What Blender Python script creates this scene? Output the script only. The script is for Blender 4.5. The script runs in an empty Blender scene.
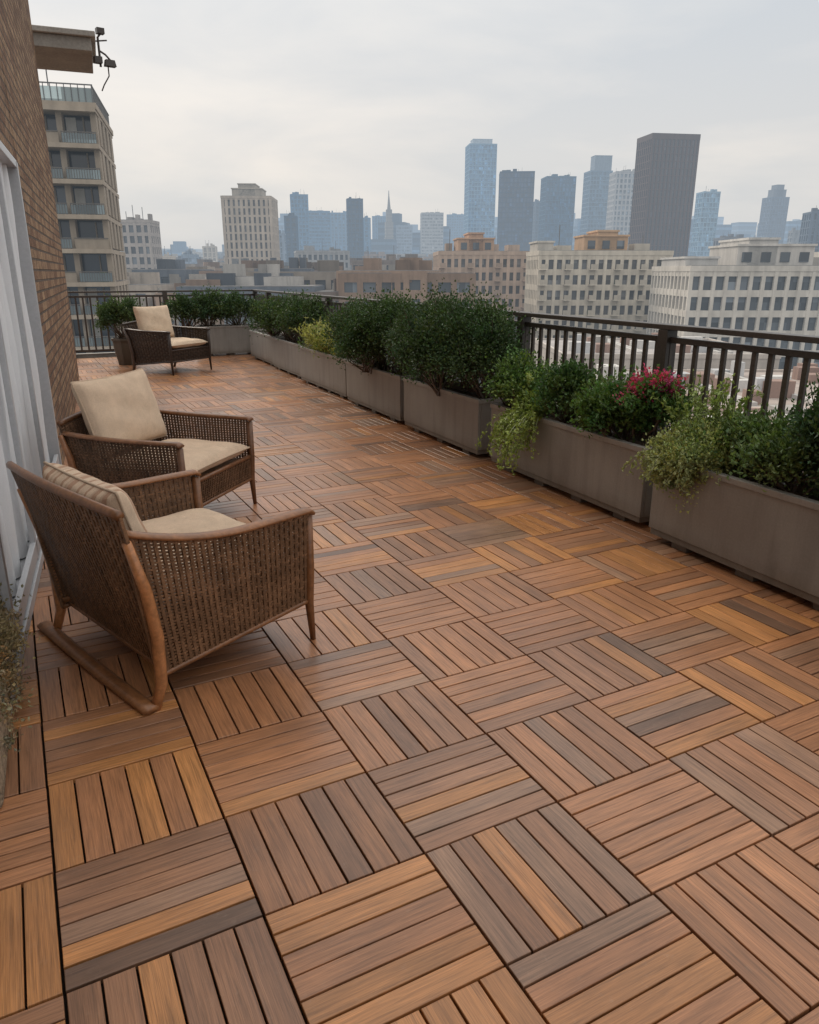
import bpy, math, random
import numpy as np
rng = np.random.default_rng(11)
random.seed(11)
sc = bpy.context.scene
PI = math.pi
YAW = math.radians(24.9)
CY, SY = math.cos(YAW), math.sin(YAW)

# ------------------------------------------------------------------ mesh builder
class MB:
    def __init__(s):
        s.V=[]; s.F=[]; s.M=[]; s.C=[]; s.U=[]; s.n=0
    def add(s, v, f, mat=0, col=(1,1,1), uv=None):
        v=np.asarray(v,float).reshape(-1,3); f=np.asarray(f,int).reshape(-1,4)
        s.V.append(v); s.F.append(f+s.n); s.n+=len(v)
        nf=len(f)
        s.M.append(np.full(nf,mat,int))
        c=np.asarray(col,float)
        if c.ndim==1: c=np.tile(c,(nf,1))
        s.C.append(c)
        s.U.append(np.zeros((nf,4,2)) if uv is None else np.asarray(uv,float).reshape(nf,4,2))
    def box(s, c, size, mat=0, col=(1,1,1), rz=0, top=(1,1)):
        x,y,z=[q/2 for q in size]
        p=np.array([[-x,-y,-z],[x,-y,-z],[x,y,-z],[-x,y,-z],[-x*top[0],-y*top[1],z],[x*top[0],-y*top[1],z],[x*top[0],y*top[1],z],[-x*top[0],y*top[1],z]])
        if rz:
            a,b=math.cos(rz),math.sin(rz)
            p=np.c_[p[:,0]*a-p[:,1]*b,p[:,0]*b+p[:,1]*a,p[:,2]]
        p=p+np.array(c)
        s.add(p,[[0,3,2,1],[4,5,6,7],[0,1,5,4],[1,2,6,5],[2,3,7,6],[3,0,4,7]],mat,col)
    def box2(s,a,b,mat=0,col=(1,1,1)):
        s.box([(a[i]+b[i])/2 for i in range(3)],[abs(b[i]-a[i]) for i in range(3)],mat,col)
    def tube(s, P, r, N=None, sides=8, mat=0, col=(1,1,1), r2=None):
        P=np.asarray(P,float); n=len(P)
        T=np.gradient(P,axis=0); T/=np.linalg.norm(T,axis=1)[:,None]+1e-9
        if N is None:
            ref=np.array([0,0,1.]) if abs(T[:,2]).mean()<.8 else np.array([1.,0,0])
            N=np.tile(ref,(n,1))
        N=np.asarray(N,float)
        if N.ndim==1: N=np.tile(N,(n,1))
        B=np.cross(T,N); B/=np.linalg.norm(B,axis=1)[:,None]+1e-9
        Nn=np.cross(B,T)
        r=np.broadcast_to(np.asarray(r,float),(n,)); rb=r if r2 is None else np.broadcast_to(np.asarray(r2,float),(n,))
        ang=np.arange(sides)*2*PI/sides+PI/sides
        k=1/math.cos(PI/sides) if sides==4 else 1
        V=P[:,None,:]+Nn[:,None,:]*(np.cos(ang)*k)[None,:,None]*r[:,None,None]+B[:,None,:]*(np.sin(ang)*k)[None,:,None]*rb[:,None,None]
        i=np.arange(n-1)[:,None]*sides; j=np.arange(sides)[None,:]; j2=(j+1)%sides
        F=np.stack([i+j,i+j2,i+sides+j2,i+sides+j],-1).reshape(-1,4)
        e=(n-1)*sides
        if sides==4: caps=[[3,2,1,0],[e,e+1,e+2,e+3]]
        elif sides==6: caps=[[3,2,1,0],[5,4,3,0],[e,e+1,e+2,e+3],[e,e+3,e+4,e+5]]
        else: caps=[[3,2,1,0],[7,4,3,0],[7,6,5,4],[e,e+1,e+2,e+3],[e,e+3,e+4,e+7],[e+4,e+5,e+6,e+7]]
        s.add(V.reshape(-1,3),np.vstack([F,caps]),mat,col)
    def grid(s,G,mat=0,col=(1,1,1),flip=False):
        a,b,_=G.shape
        i=np.arange(a-1)[:,None]*b; j=np.arange(b-1)[None,:]
        F=np.stack([i+j,i+b+j,i+b+j+1,i+j+1],-1).reshape(-1,4)
        if flip: F=F[:,::-1]
        s.add(G.reshape(-1,3),F,mat,col)
    def build(s,name,mats,parent=None,smooth=False,loc=(0,0,0),rz=0,bevel=0,autosm=False):
        V=np.vstack(s.V); F=np.vstack(s.F); M=np.concatenate(s.M); C=np.vstack(s.C); U=np.concatenate(s.U)
        me=bpy.data.meshes.new(name)
        me.vertices.add(len(V)); me.vertices.foreach_set("co",V.ravel())
        me.loops.add(len(F)*4); me.loops.foreach_set("vertex_index",F.ravel().astype(np.int32))
        me.polygons.add(len(F)); me.polygons.foreach_set("loop_start",(np.arange(len(F))*4).astype(np.int32))
        me.polygons.foreach_set("material_index",M.astype(np.int32))
        me.polygons.foreach_set("use_smooth",np.full(len(F),smooth))
        me.update(calc_edges=True)
        at=me.color_attributes.new("Col",'FLOAT_COLOR','CORNER')
        c4=np.c_[C,np.ones(len(C))]; at.data.foreach_set("color",np.repeat(c4,4,axis=0).ravel())
        uv=me.uv_layers.new(name="UVMap"); uv.data.foreach_set("uv",U.ravel())
        for m in mats: me.materials.append(m)
        me.validate()
        ob=bpy.data.objects.new(name,me); sc.collection.objects.link(ob)
        ob.location=loc; ob.rotation_euler=(0,0,rz)
        if parent: ob.parent=parent
        if bevel:
            b=ob.modifiers.new("bevel",'BEVEL'); b.width=bevel; b.segments=2; b.limit_method='ANGLE'
        return ob

def empty(name,loc=(0,0,0),rz=0):
    e=bpy.data.objects.new(name,None); sc.collection.objects.link(e); e.location=loc; e.rotation_euler=(0,0,rz); e.empty_display_size=.2
    return e

# ------------------------------------------------------------------ materials
class NT:
    def __init__(s,name):
        s.m=bpy.data.materials.new(name); s.m.use_nodes=True; s.t=s.m.node_tree; s.t.nodes.clear()
        s.out=s.n('ShaderNodeOutputMaterial')
    def n(s,ty,**k):
        x=s.t.nodes.new(ty)
        for a,b in k.items(): setattr(x,a,b)
        return x
    def l(s,a,b): s.t.links.new(a,b)
    def math(s,op,a,b=None,clamp=False):
        x=s.n('ShaderNodeMath',operation=op,use_clamp=clamp)
        for i,q in enumerate((a,b)):
            if q is None: continue
            if isinstance(q,(int,float)): x.inputs[i].default_value=q
            else: s.l(q,x.inputs[i])
        return x.outputs[0]
    def noise(s,vec,scale,detail=3,rough=.5,dist=0):
        x=s.n('ShaderNodeTexNoise'); x.inputs['Scale'].default_value=scale; x.inputs['Detail'].default_value=detail
        x.inputs['Roughness'].default_value=rough; x.inputs['Distortion'].default_value=dist
        if vec is not None: s.l(vec,x.inputs['Vector'])
        return x.outputs['Fac']
    def ramp(s,fac,stops):
        x=s.n('ShaderNodeValToRGB'); e=x.color_ramp.elements
        while len(e)<len(stops): e.new(.5)
        for q,(p,c) in zip(e,stops):
            q.position=p; q.color=(c,c,c,1) if isinstance(c,(int,float)) else (*c,1)
        s.l(fac,x.inputs[0]); return x.outputs[0]
    def mul(s,a,b,ty='MULTIPLY',f=1.):
        x=s.n('ShaderNodeMix',data_type='RGBA',blend_type=ty); x.inputs[0].default_value=f if isinstance(f,(int,float)) else 1
        if not isinstance(f,(int,float)): s.l(f,x.inputs[0])
        for i,q in ((6,a),(7,b)):
            if isinstance(q,tuple): x.inputs[i].default_value=(*q,1)
            else: s.l(q,x.inputs[i])
        return x.outputs[2]
    def bump(s,h,st=.3,d=.01):
        x=s.n('ShaderNodeBump'); x.inputs['Strength'].default_value=st; x.inputs['Distance'].default_value=d
        s.l(h,x.inputs['Height']); return x.outputs[0]
    def bsdf(s,col,rough,normal=None,spec=.5,metal=0):
        p=s.n('ShaderNodeBsdfPrincipled'); 
        for k,q in (('Base Color',col),('Roughness',rough),('Metallic',metal),('Specular IOR Level',spec)):
            if isinstance(q,(int,float)): p.inputs[k].default_value=q
            elif isinstance(q,tuple): p.inputs[k].default_value=(*q,1)
            else: s.l(q,p.inputs[k])
        if normal is not None: s.l(normal,p.inputs['Normal'])
        return p
    def col(s): 
        x=s.n('ShaderNodeAttribute'); x.attribute_name='Col'; return x.outputs['Color']
    def obj(s): return s.n('ShaderNodeTexCoord').outputs['Object']
    def uv(s): return s.n('ShaderNodeTexCoord').outputs['UV']
    def mapping(s,v,scale,loc=(0,0,0)):
        x=s.n('ShaderNodeMapping'); x.inputs['Scale'].default_value=scale; x.inputs['Location'].default_value=loc; s.l(v,x.inputs[0]); return x.outputs[0]
    def fin(s,sh): s.l(sh.outputs[0] if hasattr(sh,'outputs') else sh,s.out.inputs[0]); return s.m
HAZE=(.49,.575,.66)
def hazed(t,sh,L=1700.):  # aerial haze painted into the surface as emission, growing with distance from origin
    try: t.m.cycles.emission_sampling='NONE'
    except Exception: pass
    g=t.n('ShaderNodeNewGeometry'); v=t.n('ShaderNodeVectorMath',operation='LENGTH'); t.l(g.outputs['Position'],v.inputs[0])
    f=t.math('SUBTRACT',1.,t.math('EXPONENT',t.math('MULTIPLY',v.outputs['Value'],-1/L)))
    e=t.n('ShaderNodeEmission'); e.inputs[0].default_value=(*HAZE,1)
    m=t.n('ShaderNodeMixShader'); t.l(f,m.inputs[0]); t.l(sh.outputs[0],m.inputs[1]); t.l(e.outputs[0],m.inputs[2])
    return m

def m_decking():
    t=NT('hardwood_decking'); uv=t.uv(); c=t.col(); o=t.obj()
    g1=t.noise(t.mapping(uv,(1.6,34,1)),3.2,5,.65,.4)
    g2=t.noise(t.mapping(uv,(3.,160,1)),3,2,.6)
    g3=t.noise(t.mapping(uv,(1.,4,1)),3,1,.5)
    a=t.mul(c,t.ramp(g1,[(.25,.52),(.5,.96),(.78,1.32)]))
    a=t.mul(a,t.ramp(g2,[(.3,.74),(.65,1.12)]))
    a=t.mul(a,t.ramp(g3,[(.3,(.86,.85,.86)),(.7,(1.10,1.06,1.0))]))
    st=t.noise(o,1.3,3,.6)
    a=t.mul(a,t.ramp(st,[(.35,(.84,.80,.78)),(.62,(1.06,1.05,1.04))]))
    dust=t.noise(o,26,4,.75)
    a=t.mul(a,(.45,.34,.25),'MIX',t.ramp(dust,[(.58,0.),(.80,.18)]))
    wet=t.noise(o,.9,3,.55)
    r=t.math('ADD',t.math('MULTIPLY',wet,.55),t.math('MULTIPLY',g2,.12))
    r=t.math('ADD',r,.04,True)
    h=t.math('ADD',t.math('MULTIPLY',g2,.5),g1)
    p=t.bsdf(a,r,t.bump(h,.28,.002),.50)
    p.inputs['Coat Weight'].default_value=.22; p.inputs['Coat Roughness'].default_value=.26
    return t.fin(p)
def m_generic(name,base,rough=.6,nscale=20,amt=.25,spec=.5,bump=.2,bd=.003,metal=0,big=2.5):
    t=NT(name); o=t.obj(); c=t.mul(t.col(),base)
    n=t.noise(o,nscale,3,.6); b=t.noise(o,big,3,.6)
    c=t.mul(c,t.ramp(n,[(.3,1-amt),(.7,1+amt)])); c=t.mul(c,t.ramp(b,[(.3,1-amt),(.7,1+amt*.7)]))
    r=t.math('ADD',t.math('MULTIPLY',b,.25),rough-.12,True)
    return t.fin(t.bsdf(c,r,t.bump(n,bump,bd),spec,metal))
def m_planter():
    t=NT('grey_fibre_cement'); o=t.obj(); c=t.mul(t.col(),(.290,.280,.262))
    n=t.noise(o,90,3,.6); b=t.noise(o,3,4,.6); s=t.noise(t.mapping(o,(9,9,.9)),1.4,4,.6)
    c=t.mul(c,t.ramp(n,[(.3,.94),(.7,1.06)])); c=t.mul(c,t.ramp(b,[(.3,.90),(.7,1.08)])); c=t.mul(c,t.ramp(s,[(.35,.88),(.55,1.02)]))
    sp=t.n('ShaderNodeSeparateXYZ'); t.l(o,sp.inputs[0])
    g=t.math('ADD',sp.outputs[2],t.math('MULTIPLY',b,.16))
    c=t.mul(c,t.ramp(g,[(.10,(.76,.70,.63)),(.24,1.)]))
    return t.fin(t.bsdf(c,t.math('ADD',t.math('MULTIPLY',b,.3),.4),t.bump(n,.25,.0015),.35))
def m_leaf():
    t=NT('foliage'); c=t.col(); p=t.bsdf(c,.5,None,.35)
    tr=t.n('ShaderNodeBsdfTranslucent'); t.l(t.mul(c,(1.3,1.4,.6)),tr.inputs[0])
    m=t.n('ShaderNodeMixShader'); m.inputs[0].default_value=.22; t.l(p.outputs[0],m.inputs[1]); t.l(tr.outputs[0],m.inputs[2])
    return t.fin(m)
def m_fabric():
    t=NT('linen_fabric'); o=t.obj(); c=t.col()
    n=t.noise(o,420,2,.5); b=t.noise(o,9,3,.6)
    c=t.mul(c,t.ramp(n,[(.3,.85),(.7,1.1)])); c=t.mul(c,t.ramp(b,[(.3,.88),(.7,1.06)]))
    return t.fin(t.bsdf(c,.9,t.bump(t.math('ADD',n,t.math('MULTIPLY',b,3.5)),.6,.006),.2))
def m_brick():
    t=NT('brick_masonry'); g=t.n('ShaderNodeTexCoord').outputs['Object']
    sp=t.n('ShaderNodeSeparateXYZ'); t.l(g,sp.inputs[0])
    cb=t.n('ShaderNodeCombineXYZ'); t.l(t.math('ADD',sp.outputs[0],sp.outputs[1]),cb.inputs[0]); t.l(sp.outputs[2],cb.inputs[1])
    b=t.n('ShaderNodeTexBrick'); b.inputs['Scale'].default_value=1; b.inputs['Brick Width'].default_value=.26; b.inputs['Row Height'].default_value=.085
    b.inputs['Mortar Size'].default_value=.010; b.inputs['Mortar Smooth'].default_value=.3; b.inputs['Color1'].default_value=(.22,.125,.080,1); b.inputs['Color2'].default_value=(.42,.28,.17,1)
    b.inputs['Mortar'].default_value=(.14,.11,.09,1); b.inputs['Bias'].default_value=-.1
    t.l(cb.outputs[0],b.inputs[0])
    n=t.noise(g,14,6,.7); n2=t.noise(g,1.7,3,.6)
    c=t.mul(b.outputs[0],t.ramp(n,[(.3,.5),(.7,1.35)])); c=t.mul(c,t.ramp(n2,[(.3,.8),(.7,1.1)]))
    h=t.math('SUBTRACT',t.math('MULTIPLY',n,1.1),b.outputs['Fac'])
    return t.fin(t.bsdf(c,.85,t.bump(h,1.,.022),.3))
def m_citywall():
    t=NT('facade_render'); g=t.n('ShaderNodeNewGeometry').outputs['Position']
    c=t.mul(t.col(),t.ramp(t.noise(g,.35,4,.7),[(.3,.84),(.7,1.1)]))
    st=t.noise(t.mapping(g,(.9,.9,.06)),1.,3,.6)
    c=t.mul(c,t.ramp(st,[(.35,.86),(.6,1.04)]))
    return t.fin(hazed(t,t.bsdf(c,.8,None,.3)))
def m_cityglass():
    t=NT('window_glass'); o=t.obj(); 
    s=t.n('ShaderNodeVectorMath',operation='SNAP'); t.l(o,s.inputs[0]); s.inputs[1].default_value=(1.9,1.9,3.3)
    w=t.n('ShaderNodeTexWhiteNoise'); t.l(s.outputs[0],w.inputs[0])
    c=t.mul(t.col(),t.ramp(w.outputs[0],[(0,.55),(.55,1.0),(.88,1.5),(1,2.6)]))
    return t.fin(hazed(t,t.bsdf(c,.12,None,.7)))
def m_cityground():
    t=NT('city_ground'); g=t.n('ShaderNodeNewGeometry').outputs['Position']
    c=t.ramp(t.noise(g,.02,5,.7),[(.35,(.05,.07,.035)),(.5,(.11,.11,.105)),(.62,(.18,.17,.16))])
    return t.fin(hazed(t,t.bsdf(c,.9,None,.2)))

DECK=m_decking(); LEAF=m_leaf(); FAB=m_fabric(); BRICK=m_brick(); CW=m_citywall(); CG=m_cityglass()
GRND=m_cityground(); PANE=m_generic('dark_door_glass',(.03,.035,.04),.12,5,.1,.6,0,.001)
RAILM=m_generic('dark_painted_metal',(.056,.045,.039),.38,60,.2,.5,.1,.001)
PLM=m_planter()
SOIL=m_generic('potting_soil',(.06,.042,.03),.95,60,.4,.2,1.,.02)
WICK=m_generic('woven_rattan',(1,1,1),.48,120,.32,.40,.3,.001,big=9)
TEAK=m_generic('teak_frame',(1,1,1),.38,50,.25,.5,.2,.001,big=10)
CURT=m_generic('curtain_fabric',(.70,.71,.73),.85,300,.05,.2,.2,.001,big=3)
FRAME=m_generic('door_frame_paint',(.42,.43,.45),.35,50,.06,.5,.05,.001)
CONC=m_generic('concrete',(.36,.34,.31),.8,30,.15,.3,.4,.004)
BASE=m_generic('deck_substrate',(.014,.010,.008),.9,30,.2,.1,.2,.002)
HSTONE=m_generic('pebble_planter_stone',(.30,.23,.16),.85,70,.55,.3,1.,.01)

# ------------------------------------------------------------------ deck
def make_deck():
    mb=MB()
    a=math.radians(2.5); d=np.array([-math.sin(a),math.cos(a)]); p=np.array([math.cos(a),math.sin(a)])
    TP,TD=.478,.413; P0,D0=.366,1.12
    pal=[((.430,.205,.098),.46),((.330,.170,.094),.24),((.520,.245,.092),.13),((.345,.205,.130),.13),((.205,.120,.078),.04)]
    cols=[q[0] for q in pal]; pr=np.array([q[1] for q in pal]); pr/=pr.sum()
    for i in range(-9,9):
        for j in range(-6,38):
            c=p*(P0+(i+.5)*TP)+d*(D0+(j+.5)*TD)
            if not(-3.2<c[0]<3.86 and -1.2<c[1]<16.1): continue
            across=(i+j)%2==0
            L,Wd=(TP,TD) if across else (TD,TP)
            ld,wd=(p,d) if across else (d,p)
            n=6
            sw=(Wd-.003)/n
            tint=rng.uniform(.92,1.10); bias=rng.choice(5,p=[.46,.22,.14,.16,.02])
            for k in range(n):
                w0=-Wd/2+.0015+k*sw+.0029; w1=w0+sw-.0058
                l0=-L/2+.0032; l1=L/2-.0032
                z=rng.normal(0,.0006); tilt=rng.normal(0,.0005)
                ch=.0014
                ring=lambda q,zz:[(l0+q,w0+q,zz),(l1-q,w0+q,zz),(l1-q,w1-q,zz),(l0+q,w1-q,zz)]
                loc=np.array(ring(0,-.02)+ring(0,z-ch)+ring(ch,z))
                loc[4:,2]+=tilt*np.sign(loc[4:,1]-(w0+w1)/2)
                xy=c[None]+loc[:,0:1]*ld[None]+loc[:,1:2]*wd[None]
                V=np.c_[xy,loc[:,2]]
                F=[[8,9,10,11]]+[[q,(q+1)%4,4+(q+1)%4,4+q] for q in range(4)]+[[4+q,4+(q+1)%4,8+(q+1)%4,8+q] for q in range(4)]
                F=np.array(F)
                if not across: F=F[:,::-1]
                off=rng.uniform(0,60,2)
                uv=(loc[:,:2]+off)[F]
                ci=bias if rng.random()<.5 else rng.choice(5,p=pr)
                col=np.array(cols[ci])*tint*rng.uniform(.86,1.16)*.97
                mb.add(V,F,0,col,uv)
    mb.build('wooden_deck',[DECK])
    b=MB(); b.box2((-3.4,-1.6,-.30),(4.06,16.4,-.0215),0); b.box2((3.98,-1.6,-.02),(4.12,16.5,.06),1); b.box2((-3.4,16.25,-.02),(3.975,16.4,.06),1)
    b.box2((-3.4,-1.6,-45),(4.02,16.35,-.31),1)
    b.build('terrace_structure',[BASE,CONC])
make_deck()

# ------------------------------------------------------------------ planters
def planter(x0,y0,x1,y1,h=.54,name='planter_box'):
    mb=MB(); cx,cy=(x0+x1)/2,(y0+y1)/2; w,l=x1-x0,y1-y0
    j=rng.uniform(.95,1.05); col=(j,j,j)
    n=max(2,int(max(w,l)/.6)+1)
    for k in range(n):
        f=-.5+(k+.5)/n
        if l>w: mb.box((0,f*l,.02),(w*.86,.12,.04),0,(.7,.7,.7))
        else: mb.box((f*w,0,.02),(.10,l*.86,.04),0,(.7,.7,.7))
    mb.box((0,0,.060),(w*.95,l*.985,.04),0,(j*.85,)*3)
    t=.028
    zb,zt=.08,h-.035
    for s in (-1,1):
        mb.box((s*(w/2-t/2-.004),0,(zb+zt)/2),(t,l-.008,zt-zb),0,col)
        mb.box((0,s*(l/2-t/2-.004),(zb+zt)/2),(w-2*t-.012,t,zt-zb),0,col)
        mb.box((s*(w/2-.02),0,h-.0175),(.046,l+.012,.035),0,(j*1.10,)*3)
        mb.box((0,s*(l/2-.017),h-.0175),(w-.087,.046,.035),0,(j*1.10,)*3)
    mb.box((0,0,.07+(h-.17)/2),(w-2*t-.02,l-2*t-.02,h-.15),1)
    return mb.build(name,[PLM,SOIL],loc=(cx,cy,0),bevel=.004,rz=rng.normal(0,.004))
PL=[(1.45,3.38),(3.53,5.42),(5.64,7.22),(7.36,9.04),(9.16,11.15),(11.25,12.95),(13.05,14.75)]
for k,(a,b) in enumerate(PL):
    dx=[0,0,0,.02,.05,.1,.14][k]; x0=3.22 if k==0 else 3.28
    planter(x0+dx,a,x0+.45+dx,b,[.54,.54,.535,.53,.53,.53,.53][k])
planter(2.55,15.35,3.85,15.8,.58)
mb=MB(); zz=np.linspace(0,.45,8); mb.tube(np.c_[zz*0,zz*0,zz],np.array([.15,.16,.175,.19,.2,.21,.215,.225]),sides=8,col=(.4,.36,.32)); mb.tube([(0,0,.43),(0,0,.47)],[.24,.24],sides=8,col=(.4,.36,.32)); mb.tube([(0,0,.465),(0,0,.475)],[.2,.2],sides=8,mat=1)
mb.build('round_plant_pot',[PLM,SOIL],loc=(1.12,14.6,0),smooth=False)

# ------------------------------------------------------------------ foliage
def unit(v): return v/(np.linalg.norm(v,axis=1)[:,None]+1e-9)
def leaves(mb,C,axis,L,W,col,mat=0):
    n=len(C); A=unit(axis); R=unit(rng.normal(size=(n,3))); S=unit(np.cross(A,R)); N=np.cross(A,S)
    L=np.broadcast_to(L,(n,))[:,None]*rng.uniform(.65,1.3,(n,1)); W=np.broadcast_to(W,(n,))[:,None]*rng.uniform(.7,1.25,(n,1))
    b=C-A*L*.5; t=C+A*L*.5-N*L*.12; l=C+S*W*.5+N*W*.18; r=C-S*W*.5+N*W*.18
    V=np.stack([b,r,t,l],1).reshape(-1,3); F=np.arange(n*4).reshape(-1,4)
    mb.add(V,F,mat,col)
def clump(mb,c,rad,nsub,nleaf,L,W,col,sig=.055,up=.4,zmin=-.25,var=.3,stem=True):
    c=np.array(c); rad=np.array(rad)
    d=unit(rng.normal(size=(nsub*3,3))); d=d[d[:,2]>zmin][:nsub]; nsub=len(d)
    rr=rng.uniform(.4,1.02,(nsub,1))**.7*rng.uniform(.78,1.12,(nsub,1))
    sub=c+d*rr*rad
    sb=rng.uniform(1-var,1+var,nsub); hue=rng.normal(0,.10,nsub)
    k=rng.integers(0,nsub,nleaf)
    off=rng.normal(size=(nleaf,3))*sig*rng.uniform(.6,1.3,nsub)[k][:,None]
    P=sub[k]+off
    ax=unit(P-c+1e-4)*.7+rng.normal(size=(nleaf,3))*.55+np.array([0,0,up])
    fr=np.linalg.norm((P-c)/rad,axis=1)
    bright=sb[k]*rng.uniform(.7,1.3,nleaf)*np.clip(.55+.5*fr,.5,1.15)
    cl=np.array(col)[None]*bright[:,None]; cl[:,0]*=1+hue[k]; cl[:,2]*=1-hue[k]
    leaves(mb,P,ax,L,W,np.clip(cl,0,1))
    if stem:
        for q in range(min(nsub,26)):
            a=c+np.array([rng.normal(0,.03),rng.normal(0,.06),-rad[2]*.95]); m=(a+sub[q])/2+rng.normal(0,.03,3)
            mb.tube([a,m,sub[q]],[.008,.005,.002],sides=4,mat=1,col=(.09,.06,.04))
def sprigs(mb,c,spread,n,length,L,W,col,droop=0.,up=1.,nl=26,side=(0,0,0)):
    for q in range(n):
        s=np.array(c)+rng.uniform(-1,1,3)*np.array(spread)
        dr=np.array([rng.normal(0,.35),rng.normal(0,.35),up])+np.array(side); dr/=np.linalg.norm(dr)
        ln=length*rng.uniform(.6,1.2); m=12; P=[s]; v=dr.copy()
        for i in range(m):
            v=v+np.array([0,0,-droop])+rng.normal(0,.06,3); v/=np.linalg.norm(v); P.append(P[-1]+v*ln/m)
        P=np.array(P); mb.tube(P,np.linspace(.0028,.0012,len(P)),sides=4,mat=1,col=np.array(col)*.7)
        t=rng.uniform(.1,1,nl)*m; i=t.astype(int).clip(0,m-1); Q=P[i]+(P[i+1]-P[i])*(t-i)[:,None]+rng.normal(0,L*.35,(nl,3))
        leaves(mb,Q,rng.normal(size=(nl,3))*.8+v*.5,L,W,np.clip(np.array(col)*rng.uniform(.6,1.4,(nl,1)),0,1))
def plant(name,fn):
    mb=MB(); fn(mb); return mb.build(name,[LEAF,TEAK])
G_D=(.046,.080,.034); G_M=(.066,.115,.042); G_L=(.14,.21,.06)
def f(mb):
    for c,r in (((3.46,6.75,.93),(.46,.56,.45)),((3.50,6.15,.95),(.48,.52,.44)),((3.31,6.45,.78),(.40,.66,.33)),((3.54,7.15,.91),(.40,.42,.40)),((3.44,5.80,.84),(.38,.38,.35))):
        clump(mb,c,r,105,9000,.027,.018,G_D if c[1]>5.9 else (.052,.090,.036),.060)
    sprigs(mb,(3.50,6.5,1.10),(.35,.7,.1),30,.20,.027,.015,G_M,0,1,24)
plant('evergreen_shrub',f)
def f(mb):
    for c,r in (((3.48,8.2,.91),(.48,.60,.46)),((3.44,8.8,.87),(.42,.50,.40)),((3.54,7.75,.88),(.42,.42,.40)),((3.29,8.3,.74),(.34,.56,.28))):
        clump(mb,c,r,88,7400,.031,.020,(.048,.085,.034),.064)
    sprigs(mb,(3.5,8.3,1.06),(.35,.6,.1),26,.20,.03,.014,G_M,0,1,20)
plant('evergreen_shrub',f)
def f(mb):
    for c,r in (((3.6,11.7,.84),(.44,.55,.37)),((3.6,12.5,.84),(.46,.6,.38)),((3.5,13.2,.80),(.42,.5,.34))):
        clump(mb,c,r,65,4600,.042,.025,(.048,.086,.034),.065)
plant('evergreen_shrub',f)
def f(mb):
    sprigs(mb,(3.50,10.1,.52),(.17,.80,.02),210,.42,.05,.018,(.36,.37,.12),.06,1.2,24)
    clump(mb,(3.50,10.2,.62),(.27,.8,.22),34,2600,.04,.018,(.18,.24,.07),.06)
plant('ornamental_grass',f)
def f(mb):
    for c,r in (((2.8,15.55,.86),(.52,.38,.36)),((3.4,15.55,.84),(.5,.36,.35)),((2.4,15.5,.84),(.42,.34,.32))):
        clump(mb,c,r,55,3800,.048,.028,(.048,.084,.035),.065)
plant('boxwood_shrub',f)
def f(mb): 
    clump(mb,(1.1,14.6,.80),(.38,.36,.35),70,5600,.048,.024,(.056,.094,.038),.06)
plant('potted_shrub',f)
def f(mb):
    clump(mb,(3.46,5.28,.71),(.28,.30,.24),44,3800,.032,.019,(.085,.15,.045),.045)
    clump(mb,(3.38,5.05,.66),(.19,.20,.17),24,1800,.03,.018,G_L,.04)
plant('leafy_green_plant',f)
def f(mb):
    sprigs(mb,(3.32,4.84,.56),(.06,.13,.02),56,.50,.032,.020,(.29,.36,.10),.24,.30,38,side=(-.75,0,0))
    clump(mb,(3.33,4.84,.60),(.13,.20,.11),20,1500,.03,.018,(.26,.34,.10),.035,stem=False)
plant('trailing_vine',f)
def f(mb):
    clump(mb,(3.46,4.56,.73),(.25,.25,.23),48,4200,.034,.019,(.060,.115,.042),.045)
    clump(mb,(3.48,4.25,.67),(.24,.25,.17),30,2600,.026,.014,(.10,.15,.055),.045)
    sprigs(mb,(3.50,4.35,.6),(.15,.4,.02),40,.34,.022,.010,G_L,.03,1,24)
plant('herb_plant',f)
def f(mb):
    clump(mb,(3.42,3.98,.68),(.27,.31,.22),54,5000,.034,.021,(.080,.150,.042),.045)
    clump(mb,(3.46,3.74,.75),(.24,.24,.20),44,3600,.034,.021,(.068,.135,.038),.045)
    clump(mb,(3.46,3.70,.89),(.15,.17,.08),26,1200,.022,.018,(.42,.055,.150),.026,stem=False)
    clump(mb,(3.38,3.80,.82),(.12,.12,.08),10,320,.020,.016,(.45,.10,.22),.02,stem=False)
    clump(mb,(3.30,4.12,.67),(.12,.14,.08),12,220,.020,.014,(.40,.14,.18),.03,stem=False)
plant('flowering_shrub',f)
def f(mb):
    sprigs(mb,(3.32,3.18,.56),(.10,.20,.02),95,.25,.026,.017,(.31,.34,.15),.17,.45,36,side=(-.7,.1,0))
    clump(mb,(3.34,3.14,.59),(.22,.28,.13),60,8200,.020,.013,(.29,.33,.14),.045,stem=False)
    clump(mb,(3.22,3.18,.50),(.10,.20,.14),30,3200,.020,.013,(.27,.31,.13),.035,stem=False,zmin=-1)
plant('trailing_sedum',f)
def f(mb):
    sprigs(mb,(3.50,3.26,.55),(.12,.14,.02),64,.44,.030,.017,(.23,.30,.09),.04,1,28)
plant('feathery_shrub',f)
def f(mb):
    clump(mb,(3.45,2.82,.66),(.26,.28,.17),50,4800,.034,.018,(.088,.142,.050),.045)
    clump(mb,(3.37,2.56,.65),(.22,.26,.15),38,3600,.03,.016,(.12,.17,.065),.045)
    sprigs(mb,(3.45,2.8,.58),(.18,.38,.02),50,.27,.026,.012,G_L,.05,.9,24)
plant('herb_plant',f)
def f(mb):
    clump(mb,(3.48,2.30,.82),(.28,.26,.33),76,8200,.032,.016,(.045,.092,.042),.052)
    clump(mb,(3.44,1.90,.80),(.28,.28,.31),50,4200,.034,.016,(.045,.09,.040),.052)
    sprigs(mb,(3.48,2.3,.88),(.18,.22,.05),40,.22,.03,.012,(.06,.12,.045),0,1,24)
plant('evergreen_fern',f)

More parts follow.
